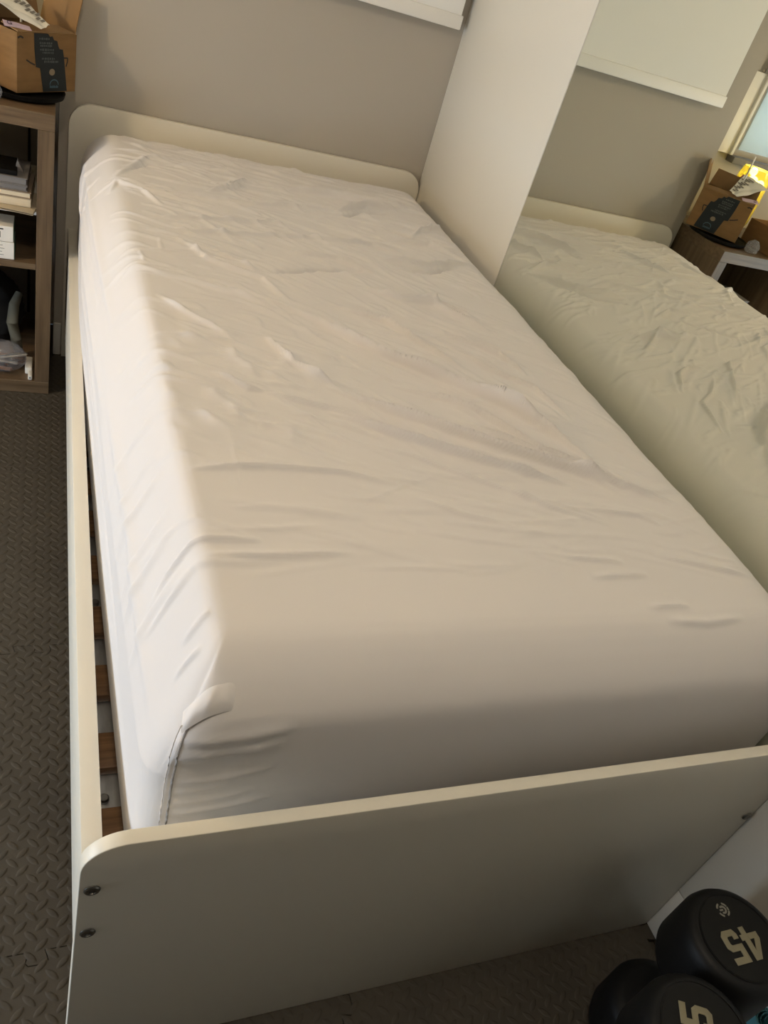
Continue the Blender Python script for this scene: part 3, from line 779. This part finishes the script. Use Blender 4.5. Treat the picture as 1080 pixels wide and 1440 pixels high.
# flaps: front one laid inwards, right and back ones standing, left one hanging out
def flap(p0, p1, p2, p3, parent, m=None, curl=0.0):
    p0, p1, p2, p3 = map(Vector, (p0, p1, p2, p3))
    n = (p1 - p0).cross(p3 - p0).normalized() * T_ * 0.8
    vs, fs = [], []
    G = 6
    for lay in (0, 1):
        for i in range(G + 1):
            for j in range(G + 1):
                u, v = i / G, j / G
                p = (p0 * (1 - u) + p1 * u) * (1 - v) + (p3 * (1 - u) + p2 * u) * v
                vs.append(p + n * (lay + curl * v * v * 4))
    o = (G + 1) ** 2
    for i in range(G):
        for j in range(G):
            a = i * (G + 1) + j
            fs.append((a, a + 1, a + G + 2, a + G + 1)); fs.append((o + a, o + a + G + 1, o + a + G + 2, o + a + 1))
    for i in range(G):
        for a, b in (((i) * (G + 1), (i + 1) * (G + 1)), ((i + 1) * (G + 1) + G, i * (G + 1) + G)):
            fs.append((a, b, o + b, o + a))
        for a, b in ((i + 1, i), (G * (G + 1) + i, G * (G + 1) + i + 1)):
            fs.append((a, b, o + b, o + a))
    me_ = bpy.data.meshes.new('flap'); me_.from_pydata([tuple(v) for v in vs], [], fs); me_.validate(); me_.update()
    me_.materials.append(m or M['cardin'])
    return link(bpy.data.objects.new('flap', me_), parent, True)
flap((0.004, 0.001, BH + 0.0005), (BW - 0.004, 0.001, BH + 0.0005), (BW - 0.008, 0.058, BH + 0.003), (0.004, 0.052, BH + 0.006), pb)
flap((BW - 0.001, 0.006, BH), (BW - 0.001, BD - 0.002, BH), (BW + 0.016, BD - 0.006, BH + 0.084), (BW + 0.016, 0.004, BH + 0.084), pb, curl=0.4)
flap((0.004, BD - 0.004, BH), (BW - 0.006, BD - 0.004, BH), (BW - 0.012, BD + 0.004, BH + 0.055), (0.006, BD + 0.006, BH + 0.05), pb)
# torn tape down the front, with grey print
def onfront(poly, name, m, d0, d1):
    return MB().prism(poly, d0, d1, XZ(0)).build(name, m, pb, smooth=False, local=True)
SX, SZ = BW, BH
tp = [(.27, 1.0), (.50, 1.0), (.53, .95), (.575, .96), (.60, .90), (.655, .885), (.675, .80), (.70, .75), (.755, .745), (.78, .60), (.845, .02), (.43, .012), (.375, .42), (.305, .44), (.278, .75)]
tpo = onfront([(u * SX, v * SZ) for u, v in tp], 'tape', M['tape'], 0.0003, 0.0009)
tk_ = MB()
rr = random.Random(4)
for row, (vc, u0, u1) in enumerate(((0.915, .35, .50), (.845, .36, .56), (.80, .37, .56), (.735, .37, .60), (.685, .41, .58), (.585, .40, .60), (.535, .44, .67))):
    u = u0
    while u < u1:
        w_ = rr.uniform(0.008, 0.024)
        hgt = rr.uniform(0.012, 0.022)
        tk_.prism([(u * SX, (vc - hgt) * SZ), ((u + w_) * SX, (vc - hgt * .8) * SZ), ((u + w_ * .9) * SX, (vc + hgt) * SZ), (u * SX, (vc + hgt * .7) * SZ)], 0.0011, 0.0014, XZ(0))
        u += w_ + rr.uniform(0.006, 0.014)
tk_.build('tape_print', M['tapetext'], tpo, smooth=False, local=True).parent = tpo
cx0, cz0 = 0.575 * SX, 0.355 * SZ
bd = MB().prism([(cx0 + 0.0088 * math.cos(a), cz0 + 0.0075 * math.sin(a)) for a in np.linspace(0, 2 * math.pi, 25)[:-1]], 0.0011, 0.0014, XZ(0)).build('badge', M['badge'], tpo, smooth=False)
ar = MB()
cx1, cz1 = 0.615 * SX, 0.135 * SZ
outer = [(cx1 + 0.0145 * math.cos(a), cz1 + 0.0125 * math.sin(a)) for a in np.linspace(0, math.pi, 16)]
inner = [(cx1 + 0.0122 * math.cos(a), cz1 + 0.0100 * math.sin(a)) for a in np.linspace(math.pi, 0, 16)]
ar.prism(outer + inner, 0.0011, 0.0014, XZ(0))
for k in range(8):
    x0 = cx1 - 0.0135 + k * 0.0034
    ar.prism([(x0, cz1 - 0.0075), (x0 + 0.0024, cz1 - 0.0070), (x0 + 0.0024, cz1 - 0.0018 - 0.0012 * (k % 2)), (x0, cz1 - 0.0012 - 0.0009 * (k % 3))], 0.0011, 0.0014, XZ(0))
ar.build('arch_print', M['tapeblue'], tpo, smooth=False)
# black printed strokes either side of the tape
def stroke(pts, w):
    mb = MB()
    for (a, b), (c, d) in zip(pts[:-1], pts[1:]):
        p, q = Vector((a * SX, b * SZ)), Vector((c * SX, d * SZ))
        n = Vector((-(q - p).y, (q - p).x)).normalized() * w / 2
        mb.prism([tuple(p - n), tuple(q - n), tuple(q + n), tuple(p + n)], 0.0003, 0.0006, XZ(0))
    return mb
stroke([(.15, .56), (.22, .51), (.29, .475)], 0.0035).build('printed_stroke', M['ink'], pb, smooth=False, local=True)
stroke([(.765, .60), (.845, .60), (.845, .54), (.82, .45)], 0.0032).build('printed_stroke', M['ink'], pb, smooth=False, local=True)
stroke([(.015, .915), (.055, .94), (.10, .915)], 0.004).build('printed_stroke', M['ink'], pb, smooth=False, local=True)
for o_ in (bd,):
    pass
# crumpled shipping label and lilac sticker lying on the front flap
sl = empty('shipping_label', (-0.12, 1.83, 0.925), 0, 'crumpled white shipping label with grey print on top of the cardboard box', 'label')
def sheetlet(name, corners, m, parent, seed, amp=0.003, G=14):
    r_ = np.random.default_rng(seed); cs = [Vector(c) for c in corners]
    vs, fs = [], []
    ph = r_.uniform(0, 6.28, 8)
    for i in range(G + 1):
        for j in range(G + 1):
            u, v = i / G, j / G
            p = (cs[0] * (1 - u) + cs[1] * u) * (1 - v) + (cs[3] * (1 - u) + cs[2] * u) * v
            p.z += amp * (abs(math.sin(5 * u + 3 * v + ph[0])) + abs(math.sin(7 * v - 4 * u + ph[1])) - 1)
            vs.append(tuple(p))
    for i in range(G):
        for j in range(G):
            a = i * (G + 1) + j
            fs.append((a, a + G + 1, a + G + 2, a + 1))
    o = pydata(name, vs, fs, m, parent, False)
    so = o.modifiers.new('Solidify', 'SOLIDIFY'); so.thickness = 0.0004
    return o
LC = [(-0.190, 1.850, 0.968), (-0.072, 1.842, 0.9245), (-0.050, 1.872, 0.932), (-0.140, 1.935, 0.985)]
sheetlet('label_paper', LC, M['paper'], sl, 1)
def on_label(u, v):
    cs = [Vector(c) for c in LC]
    return (cs[0] * (1 - u) + cs[1] * u) * (1 - v) + (cs[3] * (1 - u) + cs[2] * u) * v
for k in range(11):
    u0 = 0.12 + 0.075 * k; v0 = 0.52 + 0.1 * ((k * 7) % 3)
    q = [on_label(u0, v0), on_label(u0 + 0.05, v0), on_label(u0 + 0.05, v0 + 0.26), on_label(u0, v0 + 0.26)]
    q = [p + Vector((0, -0.001, 0.0035)) for p in q]
    sheetlet('printed_block', q, M['greyprint'], sl, 20 + k, 0.0004, 3)
lk = empty('sticker', (-0.10, 1.80, 0.92), 0, 'lilac sticker with a dark letter G below the white shipping label', 'sticker')
SC = [(-0.145, 1.8125, 0.9215), (-0.088, 1.8310, 0.9195), (-0.094, 1.8480, 0.9250), (-0.150, 1.8300, 0.9300)]
sheetlet('sticker_paper', SC, M['lilac'], lk, 4, 0.0008)
def lettering(txt, size, origin, xdir, ydir, m, name, parent, ext=0.0002):
    cu = bpy.data.curves.new('lettering', 'FONT'); cu.body = txt; cu.size = size; cu.extrude = ext; cu.align_x = 'LEFT'
    to = bpy.data.objects.new('lettering', cu); COL.objects.link(to)
    dg = bpy.context.evaluated_depsgraph_get()
    me_ = bpy.data.meshes.new_from_object(to.evaluated_get(dg)); bpy.data.objects.remove(to)
    xd, yd = Vector(xdir).normalized(), Vector(ydir).normalized(); zd = xd.cross(yd).normalized(); yd = zd.cross(xd)
    mt_ = Matrix(((xd.x, yd.x, zd.x, origin[0]), (xd.y, yd.y, zd.y, origin[1]), (xd.z, yd.z, zd.z, origin[2]), (0, 0, 0, 1)))
    me_.transform(mt_); me_.materials.clear(); me_.materials.append(m)
    return link(bpy.data.objects.new(name, me_), parent)
c0, c1, c3 = Vector(SC[0]), Vector(SC[1]), Vector(SC[3])
lettering('G', 0.0165, c0 + (c1 - c0) * 0.12 + (c3 - c0) * 0.25 + Vector((0, -.0008, 0.0020)), c1 - c0, c3 - c0, M['purpleink'], 'printed_letter', lk)
# white cable standing out of the box
tag(MB().tube([(-0.115, 1.905, 0.82), (-0.113, 1.900, 0.93), (-0.112, 1.897, 0.99), (-0.111, 1.898, 1.05)], 0.0028, 10).build('white_cable', M['plug']),
    'white cable sticking up out of the open cardboard box', 'cable')
tag(blob('plastic_bag', M['clear'], (-0.176, 1.772, 0.7900), (0.020, 0.016, 0.021), 5, 1.1, None, 4, 0.5), 'small crumpled clear plastic bag left of the cardboard box on the shelf unit', 'bag')
# second open box further left, seen in the mirror
ob = empty('cardboard_box', (-0.37, 1.84, 0.7705), math.radians(-8), 'open low cardboard box on the shelf unit, seen in the mirror beside the taped box', 'box')
w_, d_, h_ = 0.21, 0.19, 0.085
MB().box((-w_ / 2, -d_ / 2, 0), (w_ / 2, -d_ / 2 + T_, h_), 0.0005, 1).box((-w_ / 2, d_ / 2 - T_, 0), (w_ / 2, d_ / 2, h_), 0.0005, 1).box((w_ / 2 - T_, -d_ / 2 + T_, 0), (w_ / 2, d_ / 2 - T_, h_), 0.0005, 1).box((-w_ / 2, -d_ / 2 + T_, 0), (-w_ / 2 + T_, d_ / 2 - T_, h_), 0.0005, 1).box((-w_ / 2 + T_, -d_ / 2 + T_, 0), (w_ / 2 - T_, d_ / 2 - T_, T_)).build('carton_body', M['card'], ob, local=True)
flap((-w_ / 2, -d_ / 2, h_), (-w_ / 2, d_ / 2, h_), (-w_ / 2 - 0.02, d_ / 2, h_ + 0.07), (-w_ / 2 - 0.02, -d_ / 2, h_ + 0.07), ob)
# yellow glass lamp behind the boxes
yl = empty('glass_lamp', (-0.262, 2.015, 0.7705), 0, 'glowing yellow glass lamp with coloured painted shapes, seen in the mirror behind the boxes', 'lamp')
MB().lathe([(0, 0.7706), (0.052, 0.7706), (0.054, 0.785), (0.050, 0.790), (0, 0.790)], 40, Matrix.Translation((-0.262, 2.015, 0))).build('base', M['bookdark'], yl)
MB().lathe([(0.046, 0.7905), (0.056, 0.82), (0.060, 0.90), (0.058, 0.97), (0.050, 1.00), (0.048, 1.00), (0.056, 0.969), (0.058, 0.90), (0.054, 0.82), (0.044, 0.7905), (0.046, 0.7905)], 48, Matrix.Translation((-0.262, 2.015, 0))).build('glass_shade', M['yglass'], yl)
for bx, by, bz in ((-0.262, 2.030, 0.985), (-0.285, 1.995, 0.955), (-0.250, 2.005, 0.925)):
    mb = MB(); b = bmesh.new(); bmesh.ops.create_uvsphere(b, u_segments=20, v_segments=12, radius=0.014)
    mb.merge(b, Matrix.Translation((bx, by, bz))); mb.build('bulb', M['bulb'], yl)
for k, (an, z_, rr_, m_) in enumerate(((-10, 0.962, 0.010, 'pinkprint'), (-28, 0.935, 0.007, 'blueprint'), (4, 0.93, 0.007, 'blueprint'), (-12, 0.905, 0.013, 'blueprint'), (-44, 0.895, 0.010, 'purpleprint'), (14, 0.90, 0.008, 'pinkprint'))):
    a = math.radians(an)
    c_ = Vector((-0.262 + 0.0605 * math.cos(a), 2.015 + 0.0605 * math.sin(a), z_))
    mb = MB(); b = bmesh.new(); bmesh.ops.create_uvsphere(b, u_segments=16, v_segments=10, radius=1)
    tall = 2.2 if m_ == 'blueprint' and rr_ < .01 else 1.0
    mb.merge(b, Matrix.Translation(c_) @ Matrix.Rotation(a, 4, 'Z') @ Matrix.Diagonal((0.0025, rr_, rr_ * tall, 1)))
    mb.build('painted_spot', M[m_], yl)

# ------------------------------------------------------------------ dumbbells standing on end by the footboard
def glyph(ch):
    """block numerals on a 0.62 x 1 grid, with cut corners"""
    if ch == '5':
        return [[(0.00, 0.16), (0.10, 0.00), (0.50, 0.00), (0.62, 0.14), (0.62, 0.50), (0.50, 0.63), (0.20, 0.63), (0.20, 0.80), (0.60, 0.80), (0.60, 1.00), (0.00, 1.00), (0.00, 0.44), (0.38, 0.44), (0.42, 0.40), (0.42, 0.23), (0.38, 0.19), (0.20, 0.19), (0.20, 0.30), (0.00, 0.30)]]
    return [[(0.38, 0.00), (0.58, 0.00), (0.58, 0.22), (0.68, 0.22), (0.68, 0.40), (0.58, 0.40), (0.58, 1.00), (0.34, 1.00), (0.00, 0.44), (0.00, 0.22), (0.38, 0.22), (0.38, 0.40), (0.20, 0.40), (0.38, 0.72)]]
def dumbbell(loc, ang, label, lean=(0, 0)):
    e = empty('dumbbell', loc, 0, label, 'dumbbell', 'black dumbbells by the wardrobe')
    e.rotation_euler = (lean[0], lean[1], 0)
    Rh, Hd, Lt = 0.0805, 0.112, 0.352
    prof = [(0.018, 0.0), (0.060, 0.0), (0.0600, 0.0010), (0.0625, 0.0010), (0.0625, 0.0), (0.0665, 0.0), (0.0735, 0.0045), (0.0775, 0.012), (Rh, 0.024), (Rh, Hd - 0.020), (0.076, Hd - 0.008), (0.060, Hd), (0.020, Hd), (0.018, Hd)]
    full = [(0, 0.0)] + prof[1:] + [(0, Hd)]
    for flip in (False, True):
        mt_ = Matrix.Translation((0, 0, Lt)) @ Matrix.Diagonal((1, 1, -1, 1)) if flip else Matrix.Identity(4)
        hd = MB().lathe(full, 72, mt_)
        bmesh.ops.recalc_face_normals(hd.bm, faces=hd.bm.faces[:])
        ho = hd.build('head', M['rubber'], e, local=True, angle=50)
        if flip:
            MB().lathe([(0, Lt + 0.0001), (0.0585, Lt + 0.0001), (0.0585, Lt + 0.0008), (0, Lt + 0.0008)], 64).build('end_cap', M['face'], ho)
            ca, sa = math.cos(ang), math.sin(ang)
            S = 0.046
            nm = MB()
            for ch, ox in (('4', -0.70), ('5', 0.06)):
                for poly in glyph(ch):
                    pts = [((ox + p[0]) * S, (p[1] - 0.5) * S * 1.0 + 0.010) for p in poly]
                    pts = [(x * ca - y * sa, x * sa + y * ca) for x, y in pts]
                    nm.prism(pts, Lt + 0.0009, Lt + 0.0024, None, 0.0005)
            nm.build('number', M['gold'], ho, angle=30)
            lg = MB()
            def rotp(p): return (p[0] * ca - (p[1] - 0.040) * sa, p[0] * sa + (p[1] - 0.040) * ca)
            for a0, a1 in ((20, 70), (110, 160), (200, 250), (290, 340), (165, 195)):
                aa = np.radians(np.linspace(a0, a1, 8))
                lg.prism([rotp((0.0105 * math.cos(t), 0.0105 * math.sin(t))) for t in aa] + [rotp((0.0080 * math.cos(t), 0.0080 * math.sin(t))) for t in aa[::-1]], Lt + 0.0009, Lt + 0.0014)
            aa = np.radians(np.linspace(50, 310, 14))
            lg.prism([rotp((0.0060 * math.cos(t), 0.0060 * math.sin(t))) for t in aa] + [rotp((0.0032 * math.cos(t), 0.0032 * math.sin(t))) for t in aa[::-1]], Lt + 0.0009, Lt + 0.0014)
            lg.prism([rotp(p) for p in ((0.000, -0.0012), (0.006, -0.0012), (0.006, 0.0012), (0.000, 0.0012))], Lt + 0.0009, Lt + 0.0014)
            lg.build('emblem', M['greylogo'], ho, smooth=False)
    MB().lathe([(0, Hd - 0.002), (0.0155, Hd - 0.002), (0.0155, Hd + 0.012), (0.0175, Lt / 2), (0.0155, Lt - Hd - 0.012), (0.0155, Lt - Hd + 0.002), (0, Lt - Hd + 0.002)], 32).build('handle', M['chrome'], e, local=True)
    return e
dumbbell((0.885, -0.158, 0.0005), math.pi, 'black dumbbell on end with gold 45 facing up, standing nearest the wardrobe')
dumbbell((0.748, -0.252, 0.0005), math.radians(62), 'black dumbbell on end at the bottom edge, its gold number turned sideways')
sp_ = [(0.028 * (0.25 + 0.75 * k / 60) * math.cos(k * 0.42), 0.028 * (0.25 + 0.75 * k / 60) * math.sin(k * 0.42)) for k in range(61)]
sp_in = [(0.90 * x - 0.0006, 0.90 * y) for x, y in sp_]
tm = MB()
for k in range(60):
    tm.prism([sp_[k], sp_[k + 1], sp_in[k + 1], sp_in[k]], 0.0005, 0.200 + 0.004 * math.sin(k * .5), Matrix.Translation((0.993, -0.236, 0)))
tag(tm.build('rolled_towel', M['teal']), 'teal rolled towel standing on end beside the dumbbells, peeking in at the corner', 'towel')

# ------------------------------------------------------------------ lamps and daylight
cl = empty('ceiling_lamp', (*CEIL, ZC), 0, 'round warm ceiling lamp above the room', 'lamp')
MB().lathe([(0, ZC - 0.0005), (0.17, ZC - 0.0005), (0.17, ZC - 0.02), (0.165, ZC - 0.022), (0, ZC - 0.022)], 48, Matrix.Translation((*CEIL, 0))).build('lamp_base', M['trimw'], cl)
MB().lathe([(0.16, ZC - 0.0225), (0.155, ZC - 0.05), (0.11, ZC - 0.075), (0, ZC - 0.085)], 48, Matrix.Translation((*CEIL, 0))).build('diffuser', M['lampon'], cl)
def area(name, loc, rot, sx, sy, power, col):
    l = bpy.data.lights.new(name, 'AREA'); l.shape = 'RECTANGLE'; l.size = sx; l.size_y = sy; l.energy = power; l.color = col
    o = bpy.data.objects.new(name, l); o.location = loc; o.rotation_euler = rot; return link(o)
def point(name, loc, r, power, col):
    l = bpy.data.lights.new(name, 'POINT'); l.shadow_soft_size = r; l.energy = power; l.color = col
    o = bpy.data.objects.new(name, l); o.location = loc; return link(o)
point('ceiling_lamp_light', (*CEIL, ZC - 0.16), 0.10, P_CEIL, (1.0, 0.885, 0.75))
# standing lamp in front of the left wall, out of frame
FLX, FLY, FLZ = FLAMP
fl_ = empty('floor_lamp', (FLX, FLY, 0), 0, 'slim standing lamp with a cream shade left of the shelf unit', 'lamp')
MB().lathe([(0, 0.0), (0.12, 0.0), (0.12, 0.012), (0.02, 0.02), (0.009, 0.03), (0.009, FLZ - 0.04), (0, FLZ - 0.04)], 40, Matrix.Translation((FLX, FLY, 0))).build('stand', M['black'], fl_)
MB().lathe([(0.085, FLZ - 0.09), (0.055, FLZ + 0.10), (0.0535, FLZ + 0.10), (0.0835, FLZ - 0.09), (0.085, FLZ - 0.09)], 40, Matrix.Translation((FLX, FLY, 0))).build('lamp_shade', glassy('lit_shade_fabric', (0.95, 0.88, 0.72), 0.82, 0.9), fl_)
point('floor_lamp_light', (FLX, FLY, FLZ), 0.035, P_FLOOR, (1.0, 0.79, 0.53))
point('glass_lamp_light', (-0.262, 2.015, 0.955), 0.02, P_GLASS, (1.0, 0.85, 0.55))
area('daylight_left_window', (XL - 0.12, (WY0 + WY1) / 2, (WZ0 + WZ1) / 2), (0, math.radians(-90), 0), WZ1 - WZ0, WY1 - WY0, P_WIN, (0.74, 0.86, 1.0))
area('daylight_alcove_window', (-0.6, YA + 0.08, 1.5), (math.radians(-90), 0, 0), 0.8, 0.9, P_WIN2, (0.74, 0.86, 1.0))
MB().box((-0.96, YA - 0.006, 1.022), (-0.296, YA - 0.004, 1.95)).build('window_blind', M['bluewhite'], w2, smooth=False)
wd_ = bpy.data.worlds.new('World'); scene.world = wd_; wd_.use_nodes = True
wd_.node_tree.nodes['Background'].inputs[0].default_value = (0.62, 0.75, 0.95, 1)
wd_.node_tree.nodes['Background'].inputs[1].default_value = 0.6

# ------------------------------------------------------------------ camera
cam = bpy.data.cameras.new('Camera'); co = bpy.data.objects.new('Camera', cam); COL.objects.link(co)
co.location = (-0.0414182, -0.4260535, 1.3409814)
co.rotation_euler = (0.9257272, -0.2702099, -0.3089525)
cam.sensor_fit = 'VERTICAL'; cam.sensor_height = 36.0; cam.sensor_width = 27.0
cam.lens = 1111.605 / 1440 * 36.0
cam.clip_start = 0.02
scene.camera = co
vs = scene.view_settings
vs.view_transform = 'Standard'; vs.look = 'None'; vs.gamma = 1.0; vs.use_curve_mapping = False
vs.exposure = EXPO
